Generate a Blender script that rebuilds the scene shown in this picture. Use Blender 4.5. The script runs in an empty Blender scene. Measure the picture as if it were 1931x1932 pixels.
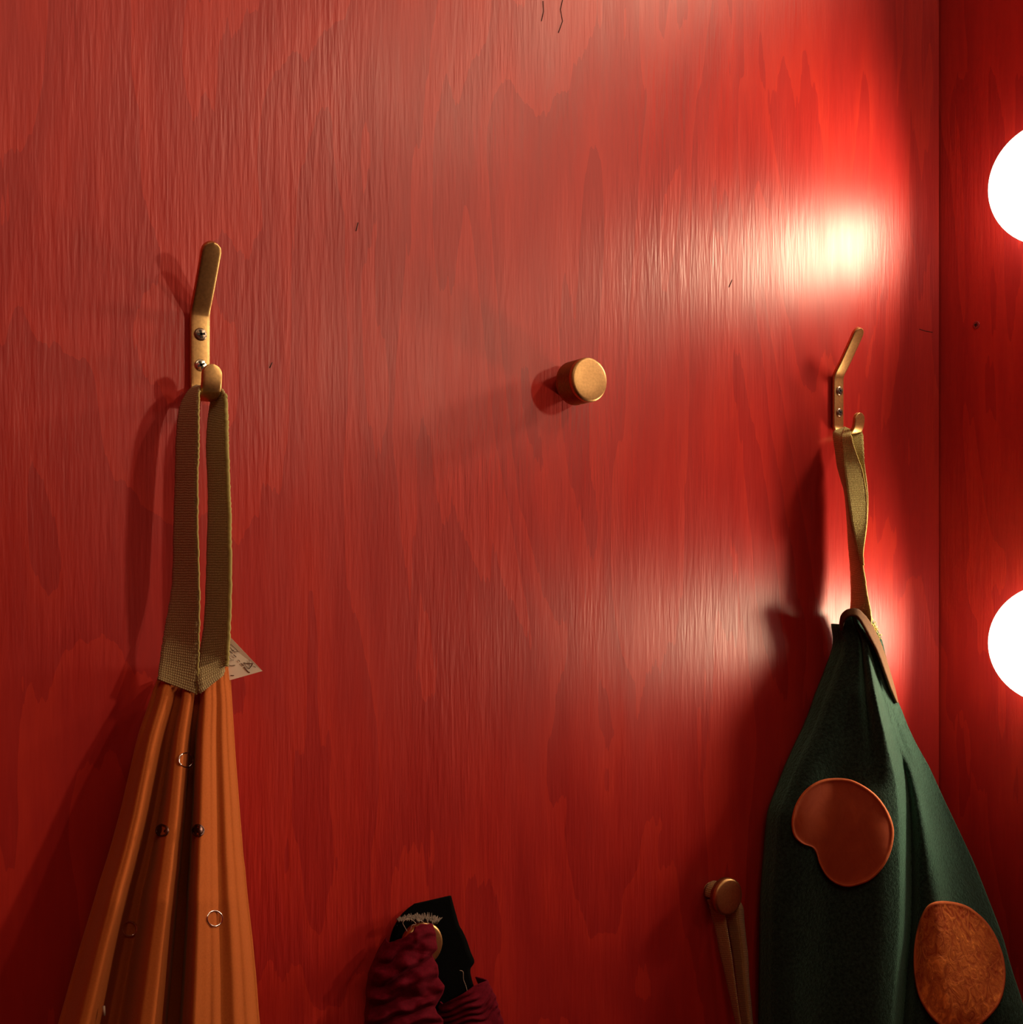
import bpy, bmesh, math, random
from mathutils import Vector, noise as mnoise
random.seed(7)
C = bpy.context.scene
COL = C.collection
R_ = math.radians

# ------------------------------------------------------------------ camera
F, TH, D, CAMZ, Y0 = 2200.0, R_(32.7), 0.69, 1.60, 1100.0
cam_data = bpy.data.cameras.new('camera')
cam = bpy.data.objects.new('camera', cam_data)
COL.objects.link(cam)
cam.location = (0, -D, CAMZ)
cam.rotation_euler = (R_(90), 0, -TH)
cam_data.sensor_fit = 'HORIZONTAL'
cam_data.sensor_width = 36.0
cam_data.lens = 36.0 * F / 1931.0
cam_data.shift_y = (Y0 - 966.0) / 1931.0
cam_data.clip_start = 0.01
C.camera = cam
SN, CS = math.sin(TH), math.cos(TH)

def at(px, py, off=0.0):
    """the point `off` metres in front of the hook wall that shows at a pixel"""
    x, y = (px - 965.5) / F, (Y0 - py) / F
    d = Vector((x * CS + SN, -x * SN + CS, y))
    return Vector((0, -D, CAMZ)) + d * ((D - off) / d.y)

# ------------------------------------------------------------------ world, exposure
w = bpy.data.worlds.new('world')
C.world = w
w.use_nodes = True
w.node_tree.nodes['Background'].inputs[0].default_value = (1.0, 0.62, 0.40, 1)
w.node_tree.nodes['Background'].inputs[1].default_value = 0.07
C.view_settings.view_transform = 'Standard'
C.view_settings.look = 'None'
C.view_settings.gamma = 1.0
C.view_settings.exposure = 0.0
C.view_settings.use_curve_mapping = False
GLOBE_EMIT = 2.0      # the frosted globes
LED_WATT = 1.25         # the light board in each socket
CORNER = 0.912
TOP_WATT = 1.1
FILL_WATT = 1.6  # unseen overhead panel, added to lift the shaded sides
FAR_WATT = 4.0         # the mirror's other lamps, nearer the camera

# ------------------------------------------------------------------ helpers
def tag(o, label=None, cat=None, group=None, kind=None):
    if label: o['label'] = label
    if cat: o['category'] = cat
    if group: o['group'] = group
    if kind: o['kind'] = kind
    return o

def thing(name, loc, label, cat, group=None):
    o = bpy.data.objects.new(name, None)
    COL.objects.link(o)
    o.location = loc
    o.empty_display_size = 0.02
    return tag(o, label, cat, group)

def link_mesh(name, verts, faces, mat, parent=None, smooth=True, uvs=None, world=True):
    """verts in world space unless world=False (then local to the parent)"""
    me = bpy.data.meshes.new(name)
    if parent is not None and world:
        verts = [Vector(v) - parent.location for v in verts]
    me.from_pydata([tuple(v) for v in verts], [], faces)
    me.update()
    if uvs:
        l = me.uv_layers.new(name='UVMap')
        for p in me.polygons:
            for li in p.loop_indices:
                l.data[li].uv = uvs[me.loops[li].vertex_index]
    if smooth:
        me.polygons.foreach_set('use_smooth', [True] * len(me.polygons))
    me.materials.append(mat)
    o = bpy.data.objects.new(name, me)
    COL.objects.link(o)
    if parent is not None: o.parent = parent
    return o

def autosmooth(o, ang=35):
    bm = bmesh.new(); bm.from_mesh(o.data)
    bmesh.ops.recalc_face_normals(bm, faces=bm.faces)
    for e in bm.edges:
        if len(e.link_faces) == 2 and e.calc_face_angle(0) > R_(ang): e.smooth = False
    bm.to_mesh(o.data); bm.free()
    return o

def cr(pts, t):
    """Catmull-Rom through a list of tuples, t in 0..len-1"""
    n = len(pts) - 1
    i = min(int(t), n - 1); f = t - i
    p0, p1, p2, p3 = pts[max(i-1, 0)], pts[i], pts[i+1], pts[min(i+2, n)]
    return tuple(0.5 * (2*b + (c-a)*f + (2*a-5*b+4*c-d)*f*f + (-a+3*b-3*c+d)*f**3)
                 for a, b, c, d in zip(p0, p1, p2, p3))

def lut(tab, x):
    """smooth-ish lookup in [(x, v), ...]"""
    if x <= tab[0][0]: return tab[0][1]
    for (a, va), (b, vb) in zip(tab, tab[1:]):
        if x <= b:
            f = (x - a) / (b - a)
            return va + (vb - va) * f
    return tab[-1][1]

def slut(tab, x):
    if x <= tab[0][0]: return tab[0][1]
    for (a, va), (b, vb) in zip(tab, tab[1:]):
        if x <= b:
            f = (x - a) / (b - a); f = f*f*(3-2*f)
            return va + (vb - va) * f
    return tab[-1][1]

def solid(o, th, offset=0.0, sub=0):
    m = o.modifiers.new('thickness', 'SOLIDIFY'); m.thickness = th; m.offset = offset
    m.use_even_offset = False
    if sub:
        s = o.modifiers.new('soft', 'SUBSURF'); s.levels = sub; s.render_levels = sub
    return o

def grid(name, P, mat, parent, th, offset=0.0):
    """P[row][col] world points -> a sheet with thickness and metric UVs"""
    nr, nc = len(P), len(P[0])
    verts = [p for r in P for p in r]
    uvs = []; v = 0.0
    for i, r in enumerate(P):
        if i: v += (Vector(r[nc//2]) - Vector(P[i-1][nc//2])).length
        u = 0.0
        for j, p in enumerate(r):
            if j: u += (Vector(p) - Vector(r[j-1])).length
            uvs.append((u, v))
    faces = [(i*nc+j, (i+1)*nc+j, (i+1)*nc+j+1, i*nc+j+1) for i in range(nr-1) for j in range(nc-1)]
    return solid(link_mesh(name, verts, faces, mat, parent, True, uvs), th, offset)

def ribbon_points(rows, n=10, nc=8, fuzz=0.0):
    """rows: [(pxA,pyA,offA, pxB,pyB,offB)] -> smooth grid of points"""
    P = []
    N = (len(rows)-1)*n
    for k in range(N+1):
        a = cr(rows, k / n)
        A, B = at(*a[:3]), at(*a[3:])
        A = A + (A-B)*random.uniform(-fuzz, fuzz)
        B = B + (B-A)*random.uniform(-fuzz, fuzz)
        P.append([A.lerp(B, j/(nc-1)) for j in range(nc)])
    return P

def join_grids(name, grids, mat, parent, th):
    verts, faces, uvs = [], [], []
    for P in grids:
        b = len(verts); nr, nc = len(P), len(P[0]); v = 0.0
        for i, r in enumerate(P):
            if i: v += (Vector(r[nc//2]) - Vector(P[i-1][nc//2])).length
            u = 0.0
            for j, p in enumerate(r):
                if j: u += (Vector(p) - Vector(r[j-1])).length
                uvs.append((u, v)); verts.append(p)
        faces += [(b+i*nc+j, b+(i+1)*nc+j, b+(i+1)*nc+j+1, b+i*nc+j+1) for i in range(nr-1) for j in range(nc-1)]
    return solid(link_mesh(name, verts, faces, mat, parent, True, uvs), th)

def tube(pts, r, seg=6, closed=False):
    """verts, faces of a tube through points"""
    pts = [Vector(p) for p in pts]; n = len(pts); V, Fc = [], []
    for i, p in enumerate(pts):
        a = pts[(i-1) % n] if (closed or i) else p
        b = pts[(i+1) % n] if (closed or i < n-1) else p
        t = (b-a).normalized()
        u = t.cross(Vector((0.13, 1, 0.21))).normalized(); v = t.cross(u)
        for k in range(seg):
            an = 2*math.pi*k/seg
            V.append(p + (u*math.cos(an) + v*math.sin(an))*r)
    m = n if closed else n-1
    for i in range(m):
        for k in range(seg):
            Fc.append((i*seg+k, i*seg+(k+1) % seg, ((i+1) % n)*seg+(k+1) % seg, ((i+1) % n)*seg+k))
    if not closed:
        Fc.append(tuple(range(seg))[::-1]); Fc.append(tuple(range((n-1)*seg, n*seg)))
    return V, Fc

def merge(parts):
    V, Fc = [], []
    for v, f in parts:
        b = len(V); V += v; Fc += [tuple(i+b for i in q) for q in f]
    return V, Fc

def lathe(profile, axis='y', seg=48, org=Vector((0, 0, 0))):
    """profile [(dist along axis, radius)]; axis 'y' points to -y (out of the hook wall), 'x' to -x"""
    V, Fc = [], []
    for (a, r) in profile:
        for k in range(seg):
            an = 2*math.pi*k/seg
            c, s = r*math.cos(an), r*math.sin(an)
            V.append(org + (Vector((c, -a, s)) if axis == 'y' else Vector((-a, c, s))))
    n = len(profile)
    for i in range(n-1):
        for k in range(seg):
            Fc.append((i*seg+k, i*seg+(k+1) % seg, (i+1)*seg+(k+1) % seg, (i+1)*seg+k))
    Fc.append(tuple(range(seg))); Fc.append(tuple(range((n-1)*seg, n*seg))[::-1])
    return V, Fc

def box(x0, x1, y0, y1, z0, z1):
    V = [(x, y, z) for x in (x0, x1) for y in (y0, y1) for z in (z0, z1)]
    return [Vector(v) for v in V], [(0, 1, 3, 2), (4, 6, 7, 5), (0, 4, 5, 1), (2, 3, 7, 6), (0, 2, 6, 4), (1, 5, 7, 3)]

# ------------------------------------------------------------------ materials
def newmat(name):
    m = bpy.data.materials.new(name); m.use_nodes = True
    return m, m.node_tree.nodes, m.node_tree.links, m.node_tree.nodes['Principled BSDF']

def nd(N, t, **kw):
    n = N.new(t)
    for k, v in kw.items(): setattr(n, k, v)
    return n

def math_(N, L, op, a, b=None, clamp=False):
    n = N.new('ShaderNodeMath'); n.operation = op; n.use_clamp = clamp
    for i, x in enumerate((a, b)):
        if x is None: continue
        if isinstance(x, (int, float)): n.inputs[i].default_value = x
        else: L.new(x, n.inputs[i])
    return n.outputs[0]

def noise(N, L, vec, scale, detail=2, rough=0.5, dist=0.0):
    n = N.new('ShaderNodeTexNoise'); n.inputs['Scale'].default_value = scale
    n.inputs['Detail'].default_value = detail; n.inputs['Roughness'].default_value = rough
    n.inputs['Distortion'].default_value = dist
    if vec is not None: L.new(vec, n.inputs['Vector'])
    return n.outputs['Fac']

def mapping(N, L, src, scale, loc=(0, 0, 0)):
    n = N.new('ShaderNodeMapping'); n.inputs['Scale'].default_value = scale
    n.inputs['Location'].default_value = loc
    L.new(src, n.inputs['Vector']); return n.outputs[0]

def ramp(N, L, fac, stops):
    n = N.new('ShaderNodeValToRGB'); L.new(fac, n.inputs[0])
    e = n.color_ramp.elements
    e[0].position, e[0].color = stops[0][0], (*stops[0][1], 1)
    e[1].position, e[1].color = stops[-1][0], (*stops[-1][1], 1)
    for p, c in stops[1:-1]:
        k = e.new(p); k.color = (*c, 1)
    return n.outputs[0]

def bump(N, L, h, strength, dist, normal=None):
    b = N.new('ShaderNodeBump'); b.inputs['Strength'].default_value = strength
    b.inputs['Distance'].default_value = dist; L.new(h, b.inputs['Height'])
    if normal is not None: L.new(normal, b.inputs['Normal'])
    return b.outputs[0]

def stained_plywood(name, shift, dim=1.0, swap=False):
    """red stained rotary-cut plywood, grain up the wall (z)"""
    m, N, L, P = newmat(name)
    co = N.new('ShaderNodeTexCoord').outputs['Object']
    # wobble so the contours flame like rotary-cut veneer
    big = noise(N, L, mapping(N, L, co, (7, 7, 1.5), shift), 1.0, 3, 0.55, 0.5)
    edge = noise(N, L, mapping(N, L, co, (90, 90, 7), shift), 1.0, 3, 0.6)
    f = math_(N, L, 'ADD', big, math_(N, L, 'MULTIPLY', edge, 0.055))
    saw = math_(N, L, 'FRACT', math_(N, L, 'MULTIPLY', f, 10.5))
    saw = math_(N, L, 'POWER', saw, 1.4)
    blotch = noise(N, L, mapping(N, L, co, (4.5, 4.5, 3.0), (3.3, 1, shift[0])), 1.0, 2)
    fine = noise(N, L, mapping(N, L, co, (310, 310, 38), shift), 1.0, 3, 0.65)
    mid = noise(N, L, mapping(N, L, co, (60, 60, 9), shift), 1.0, 2)
    t = math_(N, L, 'ADD', math_(N, L, 'MULTIPLY', saw, 0.26),
        math_(N, L, 'ADD', math_(N, L, 'MULTIPLY', blotch, 0.42),
        math_(N, L, 'ADD', math_(N, L, 'MULTIPLY', fine, 0.27), math_(N, L, 'MULTIPLY', mid, 0.17))))
    col = ramp(N, L, t, [(0.25, (0.30*dim, 0.0135*dim, 0.014*dim)), (0.55, (0.41*dim, 0.0200*dim, 0.016*dim)),
                         (0.95, (0.56*dim, 0.034*dim, 0.018*dim))])
    L.new(col, P.inputs['Base Color'])
    P.inputs['Roughness'].default_value = 0.42
    L.new(math_(N, L, 'ADD', math_(N, L, 'MULTIPLY', mid, 0.16), 0.33), P.inputs['Roughness'])
    P.inputs['IOR'].default_value = 1.5
    P.inputs['Specular IOR Level'].default_value = 0.42
    P.inputs['Anisotropic'].default_value = 0.5
    tv = N.new('ShaderNodeCombineXYZ'); tv.inputs[1 if swap else 0].default_value = 1.0
    L.new(tv.outputs[0], P.inputs['Tangent'])
    # raised fibres: patchy, short vertical grooves
    g1 = noise(N, L, mapping(N, L, co, (520, 520, 45), shift), 1.0, 2, 0.5)
    g2 = noise(N, L, mapping(N, L, co, (230, 230, 20), shift), 1.0, 2, 0.5)
    patch = noise(N, L, mapping(N, L, co, (10, 10, 6), shift), 1.0, 2)
    patch = math_(N, L, 'MULTIPLY', math_(N, L, 'SUBTRACT', patch, 0.25), 2.0, True)
    h = math_(N, L, 'MULTIPLY', math_(N, L, 'ADD', g1, math_(N, L, 'MULTIPLY', g2, 1.1)), patch)
    L.new(bump(N, L, h, 0.50, 0.0008), P.inputs['Normal'])
    return m

def brass(name, col=(0.60, 0.37, 0.15), rough=0.42):
    m, N, L, P = newmat(name)
    co = N.new('ShaderNodeTexCoord').outputs['Object']
    n = noise(N, L, mapping(N, L, co, (600, 600, 600)), 1.0, 3)
    L.new(ramp(N, L, n, [(0.3, tuple(c*0.85 for c in col)), (0.7, tuple(min(1, c*1.1) for c in col))]), P.inputs['Base Color'])
    P.inputs['Metallic'].default_value = 1.0
    P.inputs['Roughness'].default_value = rough
    L.new(bump(N, L, n, 0.06, 0.0003), P.inputs['Normal'])
    return m

def webbing(name, c0, c1):
    m, N, L, P = newmat(name)
    uv = N.new('ShaderNodeTexCoord').outputs['UV']
    wv = nd(N, 'ShaderNodeTexWave', wave_type='BANDS', bands_direction='Y', wave_profile='SIN')
    wv.inputs['Scale'].default_value = 210; wv.inputs['Distortion'].default_value = 2.0
    wv.inputs['Detail'].default_value = 2; L.new(uv, wv.inputs['Vector'])
    w2 = nd(N, 'ShaderNodeTexWave', wave_type='BANDS', bands_direction='X', wave_profile='SIN')
    w2.inputs['Scale'].default_value = 240; w2.inputs['Distortion'].default_value = 1.2; L.new(uv, w2.inputs['Vector'])
    n = noise(N, L, mapping(N, L, uv, (500, 500, 500)), 1.0, 4, 0.7)
    h = math_(N, L, 'ADD', math_(N, L, 'MULTIPLY', wv.outputs['Fac'], w2.outputs['Fac']), math_(N, L, 'MULTIPLY', n, 0.7))
    L.new(ramp(N, L, h, [(0.15, c0), (1.1, c1)]), P.inputs['Base Color'])
    P.inputs['Roughness'].default_value = 0.9
    P.inputs['Specular IOR Level'].default_value = 0.2
    P.inputs['Sheen Weight'].default_value = 0.15
    L.new(bump(N, L, h, 0.7, 0.0006), P.inputs['Normal'])
    return m

def cloth(name, c0, c1, sheen=0.2, tint=(1, 1, 1), scale=700, bs=0.35, bd=0.0004, rough=0.9, spec=0.2):
    m, N, L, P = newmat(name)
    co = N.new('ShaderNodeTexCoord').outputs['Object']
    n = noise(N, L, mapping(N, L, co, (scale, scale, scale)), 1.0, 4, 0.7)
    n2 = noise(N, L, mapping(N, L, co, (40, 40, 20)), 1.0, 2)
    h = math_(N, L, 'ADD', math_(N, L, 'MULTIPLY', n, 0.8), math_(N, L, 'MULTIPLY', n2, 0.2))
    L.new(ramp(N, L, h, [(0.3, c0), (0.7, c1)]), P.inputs['Base Color'])
    P.inputs['Roughness'].default_value = rough
    P.inputs['Specular IOR Level'].default_value = spec
    P.inputs['Sheen Weight'].default_value = sheen
    P.inputs['Sheen Roughness'].default_value = 0.4
    P.inputs['Sheen Tint'].default_value = (*tint, 1)
    L.new(bump(N, L, n, bs, bd), P.inputs['Normal'])
    return m

def plain(name, col, rough=0.6, metal=0.0, var=0.15, scale=300):
    m, N, L, P = newmat(name)
    co = N.new('ShaderNodeTexCoord').outputs['Object']
    n = noise(N, L, mapping(N, L, co, (scale,)*3), 1.0, 3)
    L.new(ramp(N, L, n, [(0.3, tuple(c*(1-var) for c in col)), (0.7, tuple(min(1, c*(1+var)) for c in col))]), P.inputs['Base Color'])
    P.inputs['Roughness'].default_value = rough; P.inputs['Metallic'].default_value = metal
    return m

M_WALL = stained_plywood('red_stained_plywood', (0.0, 0.3, 0.4))
M_WALL2 = stained_plywood('red_stained_plywood_side', (5.2, 1.7, 2.1), 1.15, True)
M_GAP = plain('dark_joint', (0.004, 0.002, 0.002), 0.9)
M_CEIL = plain('warm_grey_ceiling', (0.38, 0.30, 0.24), 0.8, scale=6)
M_FLOOR = plain('dark_floor_boards', (0.05, 0.03, 0.02), 0.6, scale=12)
M_BRASS = brass('brushed_brass')
M_KNOB = brass('satin_brass_knob', (0.50, 0.29, 0.12), 0.42)
M_KNOB_DK = brass('knurled_brass', (0.30, 0.17, 0.08), 0.35)
M_SCREW = plain('dull_screw', (0.30, 0.22, 0.17), 0.35, 1.0)
M_SCREW_B = plain('bright_screw', (0.85, 0.82, 0.70), 0.22, 1.0)
M_RECESS = plain('screw_recess', (0.02, 0.012, 0.01), 0.7)
M_WEB = webbing('khaki_webbing', (0.22, 0.145, 0.060), (0.48, 0.36, 0.17))
M_WEB_Y = webbing('yellow_green_webbing', (0.25, 0.20, 0.055), (0.62, 0.53, 0.19))
M_WEB_T = webbing('tan_webbing', (0.26, 0.14, 0.05), (0.52, 0.33, 0.13))
M_ORANGE = cloth('rust_orange_cotton', (0.36, 0.082, 0.014), (0.46, 0.112, 0.020), 0.12, (1, .6, .3), 900, 0.2)
M_GREEN = cloth('dark_green_felt', (0.003, 0.008, 0.006), (0.030, 0.070, 0.054), 0.42, (0.45, 1.0, 0.75), 420, 0.9, 0.0018, spec=0.1)
M_BLACK = cloth('black_felt', (0.001, 0.001, 0.001), (0.002, 0.002, 0.002), 0.0, spec=0.04)
M_CRIM = cloth('crimson_velvet', (0.060, 0.001, 0.005), (0.115, 0.0015, 0.010), 0.06, (1, .05, .15), 600, 0.3, spec=0.06)
M_TRIM = cloth('brown_hem', (0.06, 0.022, 0.010), (0.12, 0.055, 0.018), 0.05)
M_FRAY = cloth('frayed_grey_trim', (0.015, 0.010, 0.008), (0.26, 0.19, 0.15), 0.1, (1, 1, 1), 900, 1.0, 0.001)
M_THREAD = plain('pale_thread', (0.35, 0.24, 0.18), 0.8)
M_THREAD_Y = plain('yellow_thread', (0.62, 0.52, 0.16), 0.8)
M_RING = plain('chromed_ring', (0.85, 0.74, 0.70), 0.22, 1.0)
M_SNAP = plain('dark_snap', (0.14, 0.07, 0.06), 0.3, 0.8)
M_PAPER = plain('paper', (0.93, 0.84, 0.70), 0.8, 0, 0.06, 60)
M_INK = plain('ink', (0.10, 0.045, 0.03), 0.8)
M_SOCK = plain('white_socket', (0.75, 0.72, 0.66), 0.45)

def leather(name, c0, c1, bs, sc):
    m, N, L, P = newmat(name)
    co = N.new('ShaderNodeTexCoord').outputs['Object']
    n = noise(N, L, mapping(N, L, co, (sc, sc, sc*0.55)), 1.0, 5, 0.62, 1.6)
    n2 = noise(N, L, mapping(N, L, co, (25, 25, 25)), 1.0, 2)
    h = math_(N, L, 'ADD', math_(N, L, 'MULTIPLY', n, 0.65), math_(N, L, 'MULTIPLY', n2, 0.35))
    L.new(ramp(N, L, h, [(0.38, c0), (0.56, tuple((a+b)/2 for a, b in zip(c0, c1))), (0.64, c1)]), P.inputs['Base Color'])
    P.inputs['Roughness'].default_value = 0.75
    P.inputs['Specular IOR Level'].default_value = 0.25
    L.new(bump(N, L, n, bs, 0.002), P.inputs['Normal'])
    return m
M_PATCH_S = leather('smooth_orange_felt', (0.30, 0.046, 0.012), (0.40, 0.072, 0.018), 0.12, 60)
M_PATCH_R = leather('rough_orange_felt', (0.30, 0.040, 0.008), (0.85, 0.27, 0.05), 1.0, 150)
M_PATCH_E = plain('orange_felt_edge', (0.50, 0.11, 0.022), 0.85)

def glow_mat():
    m = bpy.data.materials.new('frosted_lit_globe'); m.use_nodes = True
    N, L = m.node_tree.nodes, m.node_tree.links
    N.clear()
    out = N.new('ShaderNodeOutputMaterial')
    e = N.new('ShaderNodeEmission'); e.inputs[0].default_value = (1.0, 0.86, 0.66, 1); e.inputs[1].default_value = GLOBE_EMIT
    t = N.new('ShaderNodeBsdfTransparent')
    a = N.new('ShaderNodeAddShader')
    L.new(e.outputs[0], a.inputs[0]); L.new(t.outputs[0], a.inputs[1]); L.new(a.outputs[0], out.inputs[0])
    return m
M_GLOBE = glow_mat()

# ------------------------------------------------------------------ the room
def struct(name, vf, mat):
    o = link_mesh(name, vf[0], vf[1], mat, None, False)
    return tag(o, kind='structure')
wall = struct('wall_back', box(-1.9, CORNER-0.0016, 0, 0.018, 0.0, 2.7), M_WALL)
side = struct('wall_right', box(CORNER, CORNER+0.018, -2.2, 0.018, 0.0, 2.7), M_WALL2)
struct('trim_1', box(CORNER-0.004, CORNER-0.0001, 0.0035, 0.0185, 0.0, 2.7), M_GAP)
struct('wall_left', box(-1.918, -1.9, -2.2, 0.018, 0.0, 2.7), M_WALL2)
struct('wall_front', box(-1.918, CORNER+0.018, -2.218, -2.2, 0.0, 2.7), M_WALL)
struct('ceiling', box(-1.9, CORNER+0.018, -2.2, 0.018, 2.7, 2.73), M_CEIL)
struct('floor', box(-1.9, CORNER+0.018, -2.2, 0.018, -0.03, 0.0), M_FLOOR)

# ------------------------------------------------------------------ soft fill light, added behind the camera
CL_ = thing('fill_light', Vector((-0.15, -1.35, 2.7)), 'added square fill light under the ceiling, unseen behind the camera', 'fill light')
M_LIT = bpy.data.materials.new('lit_diffuser'); M_LIT.use_nodes = True
_n = M_LIT.node_tree.nodes; _p = _n['Principled BSDF']
_p.inputs['Emission Color'].default_value = (1, 0.72, 0.46, 1); _p.inputs['Emission Strength'].default_value = 1.5
V, Fc = box(-0.36, 0.36, -0.36, 0.36, -0.03, 0.0); link_mesh('housing', V, Fc, M_SOCK, CL_, False, None, False)
V, Fc = box(-0.33, 0.33, -0.33, 0.33, -0.036, -0.03); link_mesh('diffuser', V, Fc, M_LIT, CL_, False, None, False)
_ld = bpy.data.lights.new('fill_lamp', 'AREA'); _ld.shape = 'SQUARE'; _ld.size = 0.64; _ld.energy = FILL_WATT; _ld.color = (1, 0.72, 0.46)
_lo = bpy.data.objects.new('fill_lamp', _ld); COL.objects.link(_lo); _lo.parent = CL_; _lo.location = (0, 0, -0.038)

# ------------------------------------------------------------------ globe bulbs
BR = 0.0502
BX, BY = 0.904, -0.1169
def bulb_z(py):
    dep = BX*SN + (BY+D)*CS
    return CAMZ + (Y0-py)/F*dep
def make_bulb(loc, label, watt=LED_WATT, spread=151):
    t = thing('globe_bulb', Vector((CORNER, loc[1], loc[2])), label, 'light bulb', 'globe bulbs up the right wall')
    h = CORNER - loc[0]
    prof = []
    for k in range(41):
        a = math.pi*0.56*(1-k/40.0)
        ax = h + BR*math.cos(a); r = BR*math.sin(a)
        if ax < 0.0006: continue
        prof.append((ax, max(r, 0.0004)))
    V, Fc = lathe(prof, 'x', 64)
    link_mesh('globe', V, Fc, M_GLOBE, t, True, None, False)
    V, Fc = lathe([(0.0, 0.0475), (0.0014, 0.0475), (0.0020, 0.046), (0.0020, 0.030)], 'x', 48)
    autosmooth(link_mesh('socket', V, Fc, M_SOCK, t, True, None, False))
    ld = bpy.data.lights.new('led_board', 'AREA'); ld.shape = 'DISK'; ld.size = 0.07
    ld.energy = watt; ld.color = (1.0, 0.77, 0.50); ld.spread = R_(spread)
    lo = bpy.data.objects.new('led_board', ld); COL.objects.link(lo)
    lo.parent = t; lo.location = (-h-0.001, 0, 0); lo.rotation_euler = (0, R_(90), 0)
    return t
make_bulb((BX, BY, bulb_z(345)), 'lit white globe bulb on the right wall, higher of the two at the right edge')
make_bulb((BX, BY, bulb_z(1215)), 'lit white globe bulb on the right wall, beside the top of the dark green garment')
make_bulb((BX, BY, bulb_z(-525)), 'lit white globe bulb above the picture, topmost in the column')
for by, bz, watt, lab in [
        (-0.88, -525, FAR_WATT, 'highest lit globe bulb in the column nearest the camera'),
        (-0.88, 345, FAR_WATT, 'middle lit globe bulb in the column nearest the camera'),
        (-0.36, -525, TOP_WATT, 'lit globe bulb in the top row, next to the corner column'),
        (-0.62, -525, TOP_WATT, 'lit globe bulb in the top row, next to the near column')]:
    make_bulb((BX, by, bulb_z(bz)), lab, watt, 154)

# ------------------------------------------------------------------ brass hooks
def hook_mesh():
    # centre line (out from wall, up), half width
    T = 0.0019
    pts = [(0.0262, 0.0590), (0.0255, 0.0578), (0.0240, 0.0552), (0.0210, 0.0500), (0.0165, 0.0430), (0.0110, 0.0345),
           (0.0068, 0.0285), (0.0044, 0.0252), (0.0028, 0.0220), (0.0022, 0.0180), (0.0022, 0.0), (0.0022, -0.018),
           (0.0026, -0.0225), (0.0042, -0.0262), (0.0070, -0.0288), (0.0105, -0.0298), (0.0145, -0.0298), (0.0190, -0.0288),
           (0.0220, -0.0268), (0.0238, -0.0240), (0.0246, -0.0205), (0.0250, -0.0170), (0.0252, -0.0145), (0.0253, -0.0128), (0.0254, -0.0120)]
    W = 0.0060
    n = len(pts); V, Fc = [], []
    L = [0]
    for a, b in zip(pts, pts[1:]): L.append(L[-1] + math.hypot(b[0]-a[0], b[1]-a[1]))
    # denser stations with rounded ends
    st = []
    tot = L[-1]
    ss = [0, .0002, .0008, .0016, .0026, .0040, .0055]
    ds = ss + [tot*k/60 for k in range(1, 60) if .006 < tot*k/60 < tot-.006] + [tot-s for s in reversed(ss)]
    for d in ds:
        i = max(k for k in range(n) if L[k] <= d + 1e-9); i = min(i, n-2)
        t = i + (d-L[i])/(L[i+1]-L[i])
        q = cr(pts, t); q2 = cr(pts, min(t+0.02, n-1)); q1 = cr(pts, max(t-0.02, 0))
        tx, tz = q2[0]-q1[0], q2[1]-q1[1]; l = math.hypot(tx, tz); tx /= l; tz /= l
        e = min(d, tot-d)
        wv = W if e >= W else max(0.0008, math.sqrt(max(0, W*W-(W-e)**2)))
        st.append((q, (tx, tz), wv))
    cs = []
    for k in range(20):
        a = 2*math.pi*k/20
        c, s = math.cos(a), math.sin(a)
        cs.append((math.copysign(abs(c)**0.35, c), math.copysign(abs(s)**0.55, s)))
    for q, (tx, tz), wv in st:
        nx, nz = -tz, tx            # normal in the (out, up) plane
        for c, s in cs:
            o = q[0] + nx*s*T; z = q[1] + nz*s*T
            V.append(Vector((c*wv, -o, z)))
    m = len(cs)
    for i in range(len(st)-1):
        for k in range(m):
            Fc.append((i*m+k, i*m+(k+1) % m, (i+1)*m+(k+1) % m, (i+1)*m+k))
    Fc.append(tuple(range(m))); Fc.append(tuple(range((len(st)-1)*m, len(st)*m))[::-1])
    return V, Fc

def screw_parts(parent, loc, r, mat, axis='y', rot=0.0, label=None):
    V, Fc = lathe([(0, r*0.98), (0.0002, r), (0.0007, r*0.93), (0.0010, r*0.7), (0.0011, r*0.1)], axis, 28, Vector(loc))
    s = link_mesh('screw', V, Fc, mat, parent, True, None, False)
    if label: s['label'] = label
    # cross recess
    parts = []
    l, w_ = r*0.62, r*0.17
    for k in range(2):
        a = rot + k*math.pi/2
        ca, sa = math.cos(a), math.sin(a)
        P = []
        for dx, dz in ((-l, -w_), (l, -w_), (l, w_), (-l, w_)):
            x, z = dx*ca-dz*sa, dx*sa+dz*ca
            for dy in (0.0007, 0.00135):
                P.append(Vector(loc) + (Vector((x, -dy, z)) if axis == 'y' else Vector((-dy, x, z))))
        parts.append((P, [(0, 2, 4, 6), (1, 7, 5, 3), (0, 1, 3, 2), (2, 3, 5, 4), (4, 5, 7, 6), (6, 7, 1, 0)]))
    V, Fc = merge(parts)
    c = link_mesh('cross_slot', V, Fc, M_RECESS, s, False, None, False)
    return s

def make_hook(px, py, label, low):
    p = at(px, py, 0)
    t = thing('coat_hook', p, label, 'coat hook', 'double brass coat hooks')
    V, Fc = hook_mesh()
    autosmooth(link_mesh('hook_body', V, Fc, M_BRASS, t, True, None, False), 50)
    screw_parts(t, (0, -0.0040, 0.0092), 0.0039, M_SCREW, rot=0.2)
    screw_parts(t, (0, -0.0040, -0.0092), 0.0037, low, rot=0.5, label='bright silver screw' if low is M_SCREW_B else None)
    return t
HL = make_hook(374.5, 662, 'brass double coat hook on the red wall, carrying the rust orange apron', M_SCREW_B)
HR = make_hook(1577.5, 759, 'brass double coat hook near the corner, carrying the dark green garment', M_SCREW)

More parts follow.
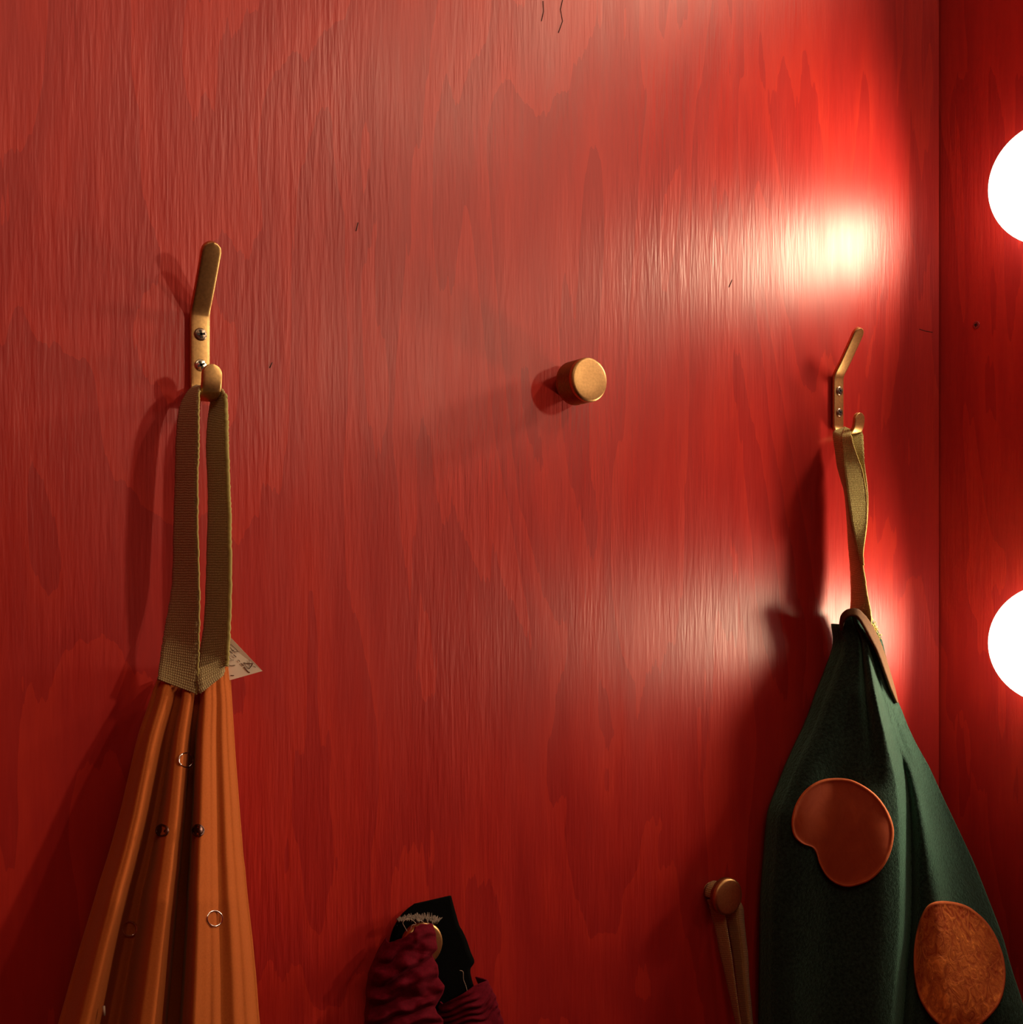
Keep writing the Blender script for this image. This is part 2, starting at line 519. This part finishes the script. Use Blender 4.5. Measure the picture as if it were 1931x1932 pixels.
# ------------------------------------------------------------------ brass knobs
def make_knob(px, py, label, small=False):
    f = at(px, py, 0.022 if small else 0.030)
    t = thing('wall_peg', Vector((f.x, 0, f.z)), label, 'coat peg', 'round brass wall pegs')
    a0, R = (0.0150, 0.0143) if small else (0.0095, 0.0157)
    e = -0.008 if small else 0.0
    nr = 0.0070 if small else 0.0090
    V, Fc = lathe([(0, nr), (0.001, nr), (a0, nr), (a0+0.001, nr)], 'y', 32)
    link_mesh('neck', V, Fc, M_KNOB_DK, t, True, None, False)
    prof = [(a0, nr*0.9), (a0, R-0.0007), (a0+0.0007, R)]
    if not small:
        for k in range(9):
            a = 0.011 + k*0.0017
            prof += [(a, R), (a+0.0008, R-0.0004)]
    prof += [(0.0265+e, R)]
    V, Fc = lathe(prof, 'y', 72)
    autosmooth(link_mesh('knob_drum', V, Fc, M_KNOB_DK, t, True, None, False), 40)
    V, Fc = lathe([(a+e, r) for a, r in [(0.0263, R-.0017), (0.0265, R), (0.0282, R), (0.0290, R-.0003), (0.0296, R-.0010), (0.0298, R-.0014),
                   (0.0300, R-.0022), (0.0301, 0.006), (0.0301, 0.0005)]], 'y', 72)
    autosmooth(link_mesh('knob_face', V, Fc, M_KNOB, t, True, None, False), 40)
    return t
make_knob(1114, 716, 'empty brass knob alone in the middle of the red wall')
K2 = make_knob(1377, 1693, 'small brass knob low on the wall with a tan strap looped over it', True)
make_knob(801, 1784, 'brass knob mostly hidden behind the crimson velvet, bottom centre', True)

# ------------------------------------------------------------------ generic hanging sheet
def sheet(name, Ltab, Rtab, off, y0, y1, ny, ns, mat, parent, th=0.0016, top=None, curl=0.008):
    P = []
    for i in range(ny+1):
        f = i/ny
        row = []
        for j in range(ns+1):
            s = j/ns
            ytop = top(s) if top else y0
            y = ytop + (y1-ytop)*f
            l, r = slutc(Ltab, y), slutc(Rtab, y)
            px = l + (r-l)*s
            row.append(at(px, y, off(s, y)))
        # edges turn back towards the wall
        a, b = row[0], row[-1]
        dl = min(0.016, max(0.0, -a.y-0.004)); dr = min(0.02, max(0.0, -b.y-0.004))
        left = [a + Vector((curl*q*0.6, dl*q**0.7, 0)) for q in (1, .66, .33, .12)]
        right = [b + Vector((-curl*q*0.6, dr*q**0.7, 0)) for q in (.12, .33, .66, 1)]
        P.append(left + row + right)
    return grid(name, P, mat, parent, th)

def slutc(tab, y):
    ys = [a for a, _ in tab]
    if y <= ys[0]: return tab[0][1]
    if y >= ys[-1]: return tab[-1][1]
    i = max(k for k in range(len(ys)) if ys[k] <= y)
    t = i + (y-ys[i])/(ys[i+1]-ys[i])
    return cr([(v,) for _, v in tab], t)[0]

# ------------------------------------------------------------------ rust orange apron on the left hook
AP = thing('apron', at(375, 745, 0.012), 'rust orange apron with metal snaps and a khaki webbing neck strap on the left hook', 'apron')
AL = [(1258, 306), (1303, 292), (1391, 264), (1479, 243), (1568, 221), (1674, 189), (1801, 151), (1932, 114), (2080, 74)]
AR = [(1258, 429), (1321, 436), (1400, 441), (1479, 447), (1568, 454), (1638, 461), (1815, 479), (1932, 489), (2080, 505)]
ATOP = [(0.0, 1284), (0.10, 1283), (0.3, 1291), (0.56, 1306), (0.64, 1303), (0.8, 1280), (1.0, 1258)]
def ap_off(s, y):
    # crest 1, valley, crest 2, slit, crest 3, gentle fall with small ripples
    g = min(1.0, max(0.0, (y-1280)/420.0)); g = g**0.75
    k = min(1.0, max(0.0, (y-1330)/110.0))
    base = 0.017 + 0.016*g
    sh = 0.10*(1-g)
    tab = [(0.0, -0.25), (0.10+sh*.3, 0.85), (0.13+sh*.3, 0.88), (0.24+sh, -0.20), (0.29+sh*.8, -0.25), (0.41, 0.95), (0.46, 0.98), (0.515, 0.40), (0.535, -1.15),
           (0.60, -1.15), (0.622, 0.35), (0.67, 1.0), (0.76, 0.80), (0.82, 0.55), (0.87, 0.62), (0.93, 0.42), (1.0, 0.0)]
    v = slut(tab, s)
    if v < 0: v *= k
    amp = 0.006 + 0.0205*g
    v2 = 0.35*mnoise.noise(Vector((s*9, y/700, 2.0))) + 0.16*mnoise.noise(Vector((s*24, y/420, 5.0)))
    return base + amp*v + amp*0.22*v2
sheet('apron_bib', AL, AR, ap_off, 1258, 2080, 150, 170, M_ORANGE, AP, 0.0013, lambda s: slut(ATOP, s))
# side seam behind the right edge
V, Fc = tube([at(432+ (y-1262)*0.062, y, 0.012) for y in range(1262, 1420, 8)], 0.0008)
link_mesh('seam', V, Fc, M_ORANGE, AP)
# neck strap
left_leg = [(372, 728, .0065, 399, 734, .0205), (362, 733, .0065, 385, 728, .0210), (352, 745, .007, 376, 738, .0235),
            (341, 768, .008, 374, 765, .029), (336, 800, .010, 374, 800, .032), (333, 850, .011, 373.5, 850, .034), (332, 902, .012, 372, 902, .035),
            (329, 1003, .013, 372, 1003, .036), (326, 1104, .014, 375, 1104, .036), (312, 1188, .016, 374.5, 1190, .034),
            (302, 1245, .020, 373, 1260, .031), (297, 1282, .024, 370, 1309, .029)]
right_leg = [(386, 732, .0065, 404, 731, .0205), (396, 736, .0065, 416, 733, .0210), (400, 750, .007, 424, 745, .0225),
             (397, 768, .008, 426, 775, .026), (393, 800, .010, 427, 805, .030), (391, 850, .011, 428, 850, .032), (394, 930, .012, 431, 930, .033),
             (393, 1003, .013, 432.5, 1003, .034), (390, 1104, .014, 433.5, 1104, .034), (386, 1180, .015, 431, 1180, .033),
             (376, 1240, .019, 429, 1230, .032), (370, 1275, .024, 427, 1256, .031)]
foot = [(370, 1262, .030, 427, 1240, .028), (371, 1290, .031, 424, 1262, .029), (376, 1309, .030, 421, 1274, .029)]
gl = [ribbon_points(left_leg, 12, 10, 0.012), ribbon_points(right_leg, 12, 10, 0.012), ribbon_points(foot, 6, 6, 0.03)]
join_grids('neck_strap', gl, M_WEB, AP, 0.0016)
def edge_cord(rows, which, mat, parent, r, name, jit=0.0003, k0=0):
    pts = []
    for k in range(k0, (len(rows)-1)*14+1):
        a = cr(rows, k/14); q = a[:3] if which == 0 else a[3:]
        p = at(*q); pts.append(p + Vector((random.uniform(-jit, jit), -0.0004, random.uniform(-jit, jit))))
    V, Fc = tube(pts, r, 6)
    return link_mesh(name, V, Fc, mat, parent)
edge_cord(left_leg, 1, M_WEB_Y, AP, 0.0007, 'selvedge', k0=28)
edge_cord(right_leg, 1, M_WEB_Y, AP, 0.0013, 'selvedge', k0=28)
# snaps and rings along the bib
def on_apron(px, py):
    l, r = slutc(AL, py), slutc(AR, py)
    s = (px-l)/(r-l)
    def P(x, y):
        l, r = slutc(AL, y), slutc(AR, y)
        return at(x, y, ap_off((x-l)/(r-l), y))
    c = P(px, py); n = (P(px+3, py)-P(px-3, py)).cross(P(px, py+3)-P(px, py-3)).normalized()
    if n.y > 0: n = -n
    return c, n
def ring(px, py, rad_px, snap=False, tilt=1.0):
    def S(x, y, lift):
        l, r = slutc(AL, y), slutc(AR, y)
        return ap_off((x-l)/(r-l), y) + lift
    oc = S(px, py, 0)
    def Q(rr, a, lift):
        x, y = px + rad_px*rr*math.cos(a), py + rad_px*rr*math.sin(a)
        return at(x, y, max(S(x, y, lift), 0.5*(S(x, y, lift) + oc + lift)))
    V, Fc = tube([Q(1, 2*math.pi*k/32, 0.0013) for k in range(32)], 0.00055 if not snap else 0.0007, 8, True)
    o = link_mesh('snap_ring', V, Fc, M_RING if not snap else M_SNAP, AP)
    if snap:
        o['label'] = 'dark closed snap with a small shiny centre'
        V, Fc = [], []
        prof = [(1.0, .0016), (.95, .0022), (.60, .0020), (.40, .0027), (.1, .0030)]
        for rr, lf in prof:
            for k in range(20): V.append(Q(rr, 2*math.pi*k/20, lf))
        for i in range(len(prof)-1):
            for k in range(20): Fc.append((i*20+k, i*20+(k+1) % 20, (i+1)*20+(k+1) % 20, (i+1)*20+k))
        Fc.append(tuple(range(80, 100)))
        link_mesh('snap_cap', V, Fc, M_SNAP, AP)
    return o
ring(351, 1434, 13.5, tilt=0.2)
ring(306, 1567, 10.5, True, 0.15)
ring(374, 1567, 10.0, True, 0.15)
ring(405, 1733, 14.5, tilt=0.5)
ring(244, 1752, 14.0, tilt=0.2)
V, Fc = tube([at(196, 1898, .052), at(196.6, 1916, .052)], 0.0007); link_mesh('white_stitch', V, Fc, M_THREAD, AP)
# handwritten paper tag tucked behind the strap
tagpts = [(434.2, 1201.4, .015), (495.5, 1266, .019), (437, 1282.5, .014), (415, 1286, .012), (415, 1204, .012)]
T3 = [at(*p) for p in tagpts]
tg = link_mesh('paper_tag', T3, [(0, 4, 3, 2, 1)], M_PAPER, AP, False)
solid(tg, 0.0003)
T0, T1, T2 = T3[0], T3[1], T3[2]
tn = (T1-T0).cross(T2-T0).normalized()
if tn.y > 0: tn = -tn
def ontag(cx, cy):
    px, py = 420+cx/17.57, 1190+cy/17.57
    # ray to the tag plane
    x, y = (px-965.5)/F, (Y0-py)/F
    d = Vector((x*CS+SN, -x*SN+CS, y)); o = Vector((0, -D, CAMZ))
    t = (T0-o).dot(tn)/d.dot(tn)
    return o + d*t + tn*0.0003
strokes = [([(195, 500), (270, 455)], 1), ([(270, 455), (380, 550), (470, 635)], .8), ([(215, 545), (270, 570), (330, 650), (385, 640)], 1), ([(290, 590), (310, 640), (360, 660)], .8),
           ([(300, 660), (370, 690), (480, 690), (560, 690)], .7), ([(470, 640), (500, 690)], .9), ([(180, 635), (250, 690), (325, 750)], 1.1), ([(360, 795), (455, 870)], 1.2), ([(185, 780), (250, 850)], .6),
           ([(190, 830), (250, 920), (310, 970), (375, 970)], .7), ([(170, 990), (280, 990)], .5), ([(170, 1130), (280, 1155), (420, 1140)], .9), ([(500, 975), (550, 985), (570, 1030)], 1), ([(600, 1075), (690, 1160)], 1.2),
           ([(710, 1195), (770, 1270), (840, 1350), (905, 1385)], 1.2), ([(695, 1060), (800, 1080), (1010, 1075)], 1), ([(875, 960), (885, 1080), (900, 1180)], .8), ([(700, 1065), (790, 1180), (890, 1255)], .8),
           ([(890, 1250), (975, 1145), (1010, 1075)], 1.1), ([(1020, 1160), (1110, 1205)], .6), ([(265, 1480), (380, 1480)], 1.0)]
parts = []
for s, wgt in strokes:
    parts.append(tube([ontag(*p) for p in s], 0.00020*wgt, 5))
V, Fc = merge(parts)
link_mesh('handwriting', [v for v in V], Fc, M_INK, None)
hw = bpy.data.objects['handwriting']; hw.parent = tg; hw.location = -AP.location

# ------------------------------------------------------------------ dark green garment on the right hook
GA = thing('dark_garment', at(1590, 825, 0.012), 'dark green felt garment with two orange round patches on the right hook', 'garment')
GL = [(1158, 1590), (1175, 1588), (1217, 1592), (1275, 1575), (1317, 1559), (1364, 1542), (1431, 1512), (1481, 1491), (1540, 1470), (1624, 1462), (1708, 1456), (1932, 1453), (2080, 1450)]
GR = [(1158, 1640), (1204, 1661), (1246, 1672), (1305, 1686), (1343, 1701), (1393, 1722), (1448, 1752), (1511, 1781), (1574, 1811), (1637, 1840), (1700, 1865), (1767, 1890), (1826, 1907), (1897, 1929), (1932, 1941), (2080, 1985)]
RIDGE = [(1158, 1612), (1204, 1632), (1305, 1650), (1406, 1673), (1481, 1690), (1582, 1696), (1750, 1696), (1932, 1682), (2080, 1672)]
def g_off(s, y):
    l, r = slutc(GL, y), slutc(GR, y)
    sr = (slutc(RIDGE, y)-l)/(r-l)
    g = min(1.0, max(0.0, (y-1150)/600.0))
    A = lut([(1158, .029), (1190, .034), (1240, .044), (1305, .056), (1450, .066), (1600, .073), (1932, .079)], y)
    e_l = 0.018 + 0.004*g
    e_r = lut([(1158, .031), (1250, .034), (1343, .037), (1448, .041), (1511, .046), (1637, .066), (1767, .098), (1897, .128), (2080, .150)], y)
    v0 = 0.45*A + 0.5*e_r
    px = l+(r-l)*s
    wv = 22.0/(r-l)*min(1, max(.3, g*2.2))
    if s < sr:
        t = s/sr
        k = e_l + (A-e_l)*(t**0.75)
        # soft inner folds on the left panel
        k += 0.0055*g*math.sin(t*8.0+0.7)*(1-t)**0.3
        k -= 0.010*math.exp(-((t-0.80)/0.10)**2)*(1-min(1, max(0, (y-1280)/220.0)))
        return k
    t = (s-sr)/(1-sr)
    val = A - 0.016*(1-math.exp(-(s-sr)/(wv*0.35)))*math.exp(-max(0, (s-sr)-wv)/(0.9*wv))
    q = t*t*(3-2*t)
    basel = A*(1-q) + e_r*q
    dip = 0.017*min(1, g*2)*math.exp(-((s-sr-wv)/(wv*0.60))**2)
    crest2 = 0.006*math.exp(-((t-0.42)/0.12)**2)*(g > 0.1)
    return basel - dip + crest2*min(1, g*1.8)
sheet('garment_body', GL, GR, g_off, 1158, 2080, 170, 200, M_GREEN, GA, 0.0022, lambda s: slut([(0, 1178), (.15, 1162), (.4, 1154), (.7, 1154), (1, 1164)], s))
# brown hem over the gathered top
hem = [(1589, 1190, .024, 1586, 1176, .021), (1594, 1172, .031, 1589, 1160, .028), (1603, 1163, .037, 1601, 1150, .034), (1617, 1164, .041, 1620, 1151, .038), (1630, 1182, .044, 1640, 1172, .039),
       (1643, 1206, .046, 1654, 1198, .038), (1656, 1232, .048, 1666, 1226, .037), (1667, 1262, .048, 1676, 1258, .037), (1680, 1298, .046, 1687, 1296, .038), (1692, 1326, .042, 1694, 1326, .040)]
grid('hem', ribbon_points(hem, 10, 6, 0.02), M_TRIM, GA, 0.0018)
# folded strap twisting down to the hem
LA = [(1573, 818), (1577, 850), (1581, 879), (1588, 905), (1594.5, 929), (1599, 975), (1602, 1028), (1606, 1078), (1607, 1125), (1606, 1152)]
L1 = [(1589, 824), (1591, 850), (1593, 880), (1597, 915), (1600, 940), (1607, 985), (1617, 1030), (1628, 1070), (1636, 1125), (1642, 1156)]
ys = [820, 850, 880, 912, 940, 985, 1030, 1072, 1125, 1154]
def T_(tab, i): return tab[i]
rA = [(LA[i][0], LA[i][1], .007+.0008*i, L1[i][0], L1[i][1], .019+.0024*i) for i in range(10)]
rA = [(1579, 812, .006, 1596, 806, .011)] + rA + [(1609, 1172, .016, 1644, 1180, .036), (1611, 1195, .018, 1648, 1205, .036)]
L1b = [(y, x) for x, y in L1]
L2 = [(822, 1606), (842, 1610), (867, 1619), (887, 1626), (919, 1632), (949, 1635), (991, 1634), (1041, 1628), (1075, 1630)]
RC = [(822, 1629), (842, 1630), (867, 1631.5), (887, 1633), (919, 1637), (949, 1638.5), (991, 1636), (1041, 1630), (1075, 1631)]
rB, rC = [(1594, 806, .010, 1608, 812, .020)], [(1611, 814, .012, 1626, 811, .0225)]
for k, y in enumerate([822, 842, 867, 887, 919, 949, 991, 1041, 1066]):
    a, b, c = slutc(L1b, y), slutc(L2, y), slutc(RC, y)
    rB.append((a, y, .0205+.0021*k, b, y, .028+.0015*k))
    rC.append((b-1.5, y, .019+.0020*k, c, y, .0245+.0014*k))
join_grids('hanging_strap', [ribbon_points(rA, 8, 8, .012), ribbon_points(rB, 8, 8, .012), ribbon_points(rC, 8, 6, .012)], M_WEB_Y, GA, 0.0014)
edge_cord(rA, 1, M_THREAD_Y, GA, 0.0008, 'selvedge', k0=14)
edge_cord(rB, 1, M_THREAD_Y, GA, 0.0007, 'selvedge', k0=14)
# frayed thread tuft where the strap is sewn on
parts = []
for k in range(70):
    f = random.random()
    x, y = 1633+f*28, 1140+f*62
    p = at(x+random.uniform(-3, 3), y+random.uniform(-4, 4), .036+random.uniform(-.002, .002))
    q = p + Vector((random.uniform(-.002, .003), random.uniform(-.001, .001), random.uniform(-.003, .001)))
    m_ = (p+q)/2 + Vector((random.uniform(-.001, .001), 0, random.uniform(-.001, .001)))
    parts.append(tube([p, m_, q], 0.00028, 4))
V, Fc = merge(parts); fr = link_mesh('frayed_threads', V, Fc, M_THREAD_Y, GA); fr['kind'] = 'stuff'

def patch(name, outline, mat, th, label):
    """closed pixel outline -> pad lying on the garment, with a rolled rim"""
    n0 = len(outline)
    loop = []
    N_ = n0*6
    ext = outline + outline[:3]
    for k in range(N_):
        t = k/6
        i = int(t); f = t-i
        p = [outline[(i+j-1) % n0] for j in range(4)]
        loop.append(tuple(0.5*(2*b+(c-a)*f+(2*a-5*b+4*c-d)*f*f+(-a+3*b-3*c+d)*f**3) for a, b, c, d in zip(*p)))
    cx = sum(p[0] for p in loop)/N_; cy = sum(p[1] for p in loop)/N_
    def S(x, y, lift):
        l, r = slutc(GL, y), slutc(GR, y)
        s = min(1, max(0, (x-l)/(r-l)))
        # the pad is stiff: average the surface below
        o = sum(g_off(min(1, max(0, s+ds)), y+dy) for ds in (-.05, 0, .05) for dy in (-20, 0, 20))/9
        return at(x, y, max(o, g_off(s, y)-0.001) + 0.0016 + lift)
    rings = [(1.0, 0.0003), (1.0, th*0.6), (0.992, th*0.95), (0.975, th*1.10), (0.955, th*1.05), (0.935, th*0.9), (0.90, th*0.86), (0.8, th*.9), (0.65, th*.95), (0.5, th), (0.35, th), (0.2, th), (0.08, th)]
    V, Fc = [], []
    for sc, lift in rings:
        for x, y in loop: V.append(S(cx+(x-cx)*sc, cy+(y-cy)*sc, lift))
    for i in range(len(rings)-1):
        for k in range(N_): Fc.append((i*N_+k, i*N_+(k+1) % N_, (i+1)*N_+(k+1) % N_, (i+1)*N_+k))
    Fc.append(tuple(range((len(rings)-1)*N_, len(rings)*N_)))
    o = link_mesh(name, V, Fc, mat, GA)
    o.data.materials.append(M_PATCH_E)
    for p in o.data.polygons:
        if p.index < N_*4: p.material_index = 1
    o['label'] = label
    return o
def c7(pts): return [(1420+x/2.38, 1120+y/2.38) for x, y in pts]
patch('round_patch', c7([(340, 830), (430, 832), (500, 862), (560, 908), (608, 975), (634, 1045), (634, 1110), (615, 1180), (580, 1240), (530, 1287), (470, 1311), (420, 1317), (370, 1300),
       (330, 1265), (300, 1210), (288, 1168), (268, 1140), (225, 1124), (192, 1095), (178, 1055), (178, 1005), (195, 945), (230, 890), (280, 850)]), M_PATCH_S, 0.0030, 'smooth dull orange patch with a notch at its lower left')
patch('round_patch', c7([(860, 1380), (795, 1395), (758, 1450), (735, 1530), (724, 1620), (728, 1720), (748, 1810), (790, 1885), (850, 1945), (925, 1975), (1000, 1955), (1060, 1905), (1108, 1845),
       (1132, 1775), (1138, 1690), (1120, 1600), (1082, 1515), (1030, 1450), (955, 1398)]), M_PATCH_R, 0.0030, 'egg-shaped orange patch with a rough crinkled face')

# ------------------------------------------------------------------ tan strap over the low knob
ST = thing('webbing_strap', at(1352, 1690, 0.008), 'tan webbing strap looped over the small low brass knob', 'strap')
arc = []
for k in range(25):
    a = math.pi*(1.08 - 1.16*k/24)
    arc.append([K2.location + Vector((0.0084*math.cos(a), -0.0035-0.0108*q/5, 0.0084*math.sin(a))) for q in range(6)])
legL = [(1335, 1697, .0045, 1349, 1697, .0142), (1340, 1712, .0045, 1361, 1714, .0142), (1344, 1730, .0045, 1369, 1730, .015), (1351, 1757, .0055, 1373, 1757, .016), (1360.5, 1806, .007, 1381, 1806, .018), (1370, 1845, .009, 1386, 1845, .0185), (1380, 1890, .011, 1392, 1890, .019), (1389.5, 1932, .013, 1398.4, 1932, .020), (1405, 2000, .015, 1410, 2000, .022)]
legR = [(1371, 1697, .0040, 1386, 1697, .0140), (1371, 1712, .0040, 1392, 1712, .0140), (1371, 1735, .0040, 1393, 1735, .0142), (1376, 1757, .0045, 1396, 1757, .0145), (1384, 1806, .005, 1402, 1806, .015), (1389, 1845, .006, 1405, 1845, .016), (1394, 1890, .007, 1410, 1890, .017), (1400, 1932, .008, 1414, 1932, .018), (1408, 2000, .010, 1420, 2000, .018)]
legS = [(1386, 1697, .0140, 1395, 1699, .0105), (1392, 1712, .0140, 1402, 1713, .0105), (1393, 1735, .0142, 1404, 1735, .0105), (1396, 1757, .0145, 1406, 1757, .012), (1402, 1806, .015, 1411.5, 1806, .013), (1405, 1845, .016, 1413, 1845, .014), (1410, 1890, .017, 1417, 1890, .015), (1414, 1932, .018, 1420.5, 1932, .016), (1420, 2000, .018, 1426, 2000, .016)]
join_grids('strap_loop', [arc, ribbon_points(legL, 8, 6, .01), ribbon_points(legR, 8, 6, .01), ribbon_points(legS, 8, 4, .01)], M_WEB_T, ST, 0.0012)

# ------------------------------------------------------------------ crimson velvet piece, bottom centre
VE = thing('velvet_costume_piece', at(805, 1780, 0.012), 'gathered crimson velvet piece with a black strap on a low knob', 'garment')
def c8(x, y): return (660+x/5.679, 1640+y/5.679)
bl = [(480, 620, 1170, 600), (450, 700, 1205, 660), (430, 800, 1250, 760), (440, 900, 1290, 880), (560, 990, 1330, 985), (700, 1060, 1290, 1060), (800, 1140, 1292, 1130), (850, 1250, 1325, 1260), (900, 1400, 1350, 1380), (900, 1560, 1400, 1560), (900, 1750, 1450, 1750)]
bl = [(700, 372, 1082, 284), (610, 440, 1112, 400), (545, 510, 1140, 500)] + bl
rows = []
for a, b, c, d in bl:
    p, q = c8(a, b), c8(c, d)
    rows.append((p[0], p[1], .007, q[0], q[1], .006))
grid('black_strap', ribbon_points(rows, 8, 14, 0.0), M_BLACK, VE, 0.0018)
def ruffled(name, Lt, Rt, y0, y1, offb, period, amp, slope, ny=170, nx=90, top=None, seed=0.0):
    P = []
    for i in range(ny+1):
        row = []
        for j in range(nx+1):
            s = j/nx
            yt = top(s) if top else y0
            y = yt+(y1-yt)*i/ny
            l, r = lut(Lt, y), lut(Rt, y)
            x = l+(r-l)*s
            nz = mnoise.noise(Vector((x/260, y/300, seed)))
            n2 = mnoise.noise(Vector((x/90, y/60, seed+3)))
            ph = (y + slope*x + 130*nz)/period
            f = ph % 1.0
            fold = (f/0.7 if f < 0.7 else (1-f)/0.3)          # soft rise, sharp tuck
            fold = fold*fold*(3-2*fold)
            lively = 0.55+0.45*mnoise.noise(Vector((x/200, y/120, seed+8)))
            grow = min(1, max(0, (y-yt)/(period*1.4)))
            o = offb + 0.010*math.sin(min(1, max(0, s))*math.pi)**0.6 + amp*fold*lively*grow + 0.0006*n2
            edge = 10*fold*grow*((s > .97) - (s < .03))
            px, py = c8(x + edge, y)
            row.append(at(px, py, o))
        a, b = row[0], row[-1]
        row = [a+Vector((.003, .010, 0)), a+Vector((.0006, .004, 0))] + row + [b+Vector((-.0006, .004, 0)), b+Vector((-.003, .010, 0))]
        P.append(row)
    return grid(name, P, M_CRIM, VE, 0.0012)
CL = [(560, 700), (640, 620), (700, 560), (780, 430), (900, 355), (1050, 285), (1250, 225), (1658, 200), (1900, 170)]
CR = [(560, 870), (700, 918), (850, 925), (915, 872), (1030, 928), (1160, 940), (1250, 1000), (1330, 990), (1480, 905), (1550, 925), (1620, 995), (1700, 1000), (1900, 1030)]
CT = [(0, 790), (0.25, 745), (0.5, 680), (0.62, 615), (0.8, 585), (1.0, 590)]
ruffled('velvet_ruffle', [(580, 425), (780, 430)] + CL[4:], CR, 585, 1900, .0235, 225, .0125, 0.42, top=lambda s: slut(CT, s))
DL = [(1180, 985), (1440, 1000), (1900, 960)]
DR = [(1190, 1472), (1260, 1500), (1380, 1560), (1440, 1572), (1530, 1600), (1658, 1642), (1900, 1700)]
DT = [(0, 1445), (0.4, 1335), (0.68, 1250), (1.0, 1190)]
ruffled('velvet_ruffle', DL, DR, 1190, 1900, .013, 92, .0050, 0.50, top=lambda s: lut(DT, s), seed=5.5)
fz = [(500, 530, 520, 560), (600, 500, 610, 545), (720, 490, 720, 550), (850, 492, 850, 565), (930, 515, 920, 578), (985, 530, 950, 560)]
rows = []
for a, b, c, d in fz:
    p, q = c8(a, b), c8(c, d); rows.append((p[0], p[1], .0175, q[0], q[1], .020))
grid('frayed_trim', ribbon_points(rows, 14, 7, 0.45), M_FRAY, VE, 0.0009)
def thr(pts, off, r=0.00022):
    P = [cr([(float(a), float(b)) for a, b in pts], k/6) for k in range((len(pts)-1)*6+1)]
    V, Fc = tube([at(*c8(*p), off) for p in P], r, 5)
    link_mesh('loose_thread', V, Fc, M_THREAD, VE)
thr([(615, 665), (590, 620), (570, 575), (600, 540), (650, 535), (690, 560), (710, 590), (670, 600), (655, 640)], .0235)
thr([(720, 545), (770, 555), (800, 580)], .0235)
thr([(1180, 1085), (1215, 1100), (1220, 1180), (1245, 1250), (1262, 1320)], .0105)

# ------------------------------------------------------------------ small marks on the walls
sc = at(1843, 613, 0)
def right_wall_at(px, py):
    x, y = (px-965.5)/F, (Y0-py)/F
    d = Vector((x*CS+SN, -x*SN+CS, y))
    return Vector((0, -D, CAMZ)) + d*(CORNER/d.x)
p = right_wall_at(1843, 613)
SW = thing('wall_screw', p, 'small countersunk screw painted into the right-hand red wall', 'screw')
V, Fc = lathe([(0.0, 0.0032), (0.0004, 0.0034), (0.0007, 0.0030), (0.0005, 0.0024), (0.0005, 0.0003)], 'x', 24)
link_mesh('screw_head', V, Fc, plain('painted_screw', (0.32, 0.03, 0.03), 0.5), SW, True, None, False)
parts = []
for a in (0.3, 0.3+math.pi/2):
    ca, sa = math.cos(a), math.sin(a); P = []
    for dx, dz in ((-.0017, -.0005), (.0017, -.0005), (.0017, .0005), (-.0017, .0005)):
        x, z = dx*ca-dz*sa, dx*sa+dz*ca
        for dy in (.0003, .0008): P.append(Vector((-dy, x, z)))
    parts.append((P, [(0, 2, 4, 6), (1, 7, 5, 3), (0, 1, 3, 2), (2, 3, 5, 4), (4, 5, 7, 6), (6, 7, 1, 0)]))
V, Fc = merge(parts); link_mesh('cross_slot', V, Fc, M_RECESS, SW, False, None, False)
# splits in the veneer
M_SPLIT = plain('veneer_split', (0.05, 0.004, 0.004), 0.8)
for pts in ([(1735, 621), (1748, 625), (1760, 627)], [(1062, 0), (1058, 18), (1062, 40), (1054, 62)], [(1025, 2), (1026, 22), (1022, 40)],
            [(509, 694), (514, 684)], [(1376, 542), (1382, 528)], [(672, 436), (676, 420)]):
    V, Fc = tube([at(x, y, 0) for x, y in pts], 0.00035, 5)
    o = link_mesh('veneer_split', V, Fc, M_SPLIT, wall)
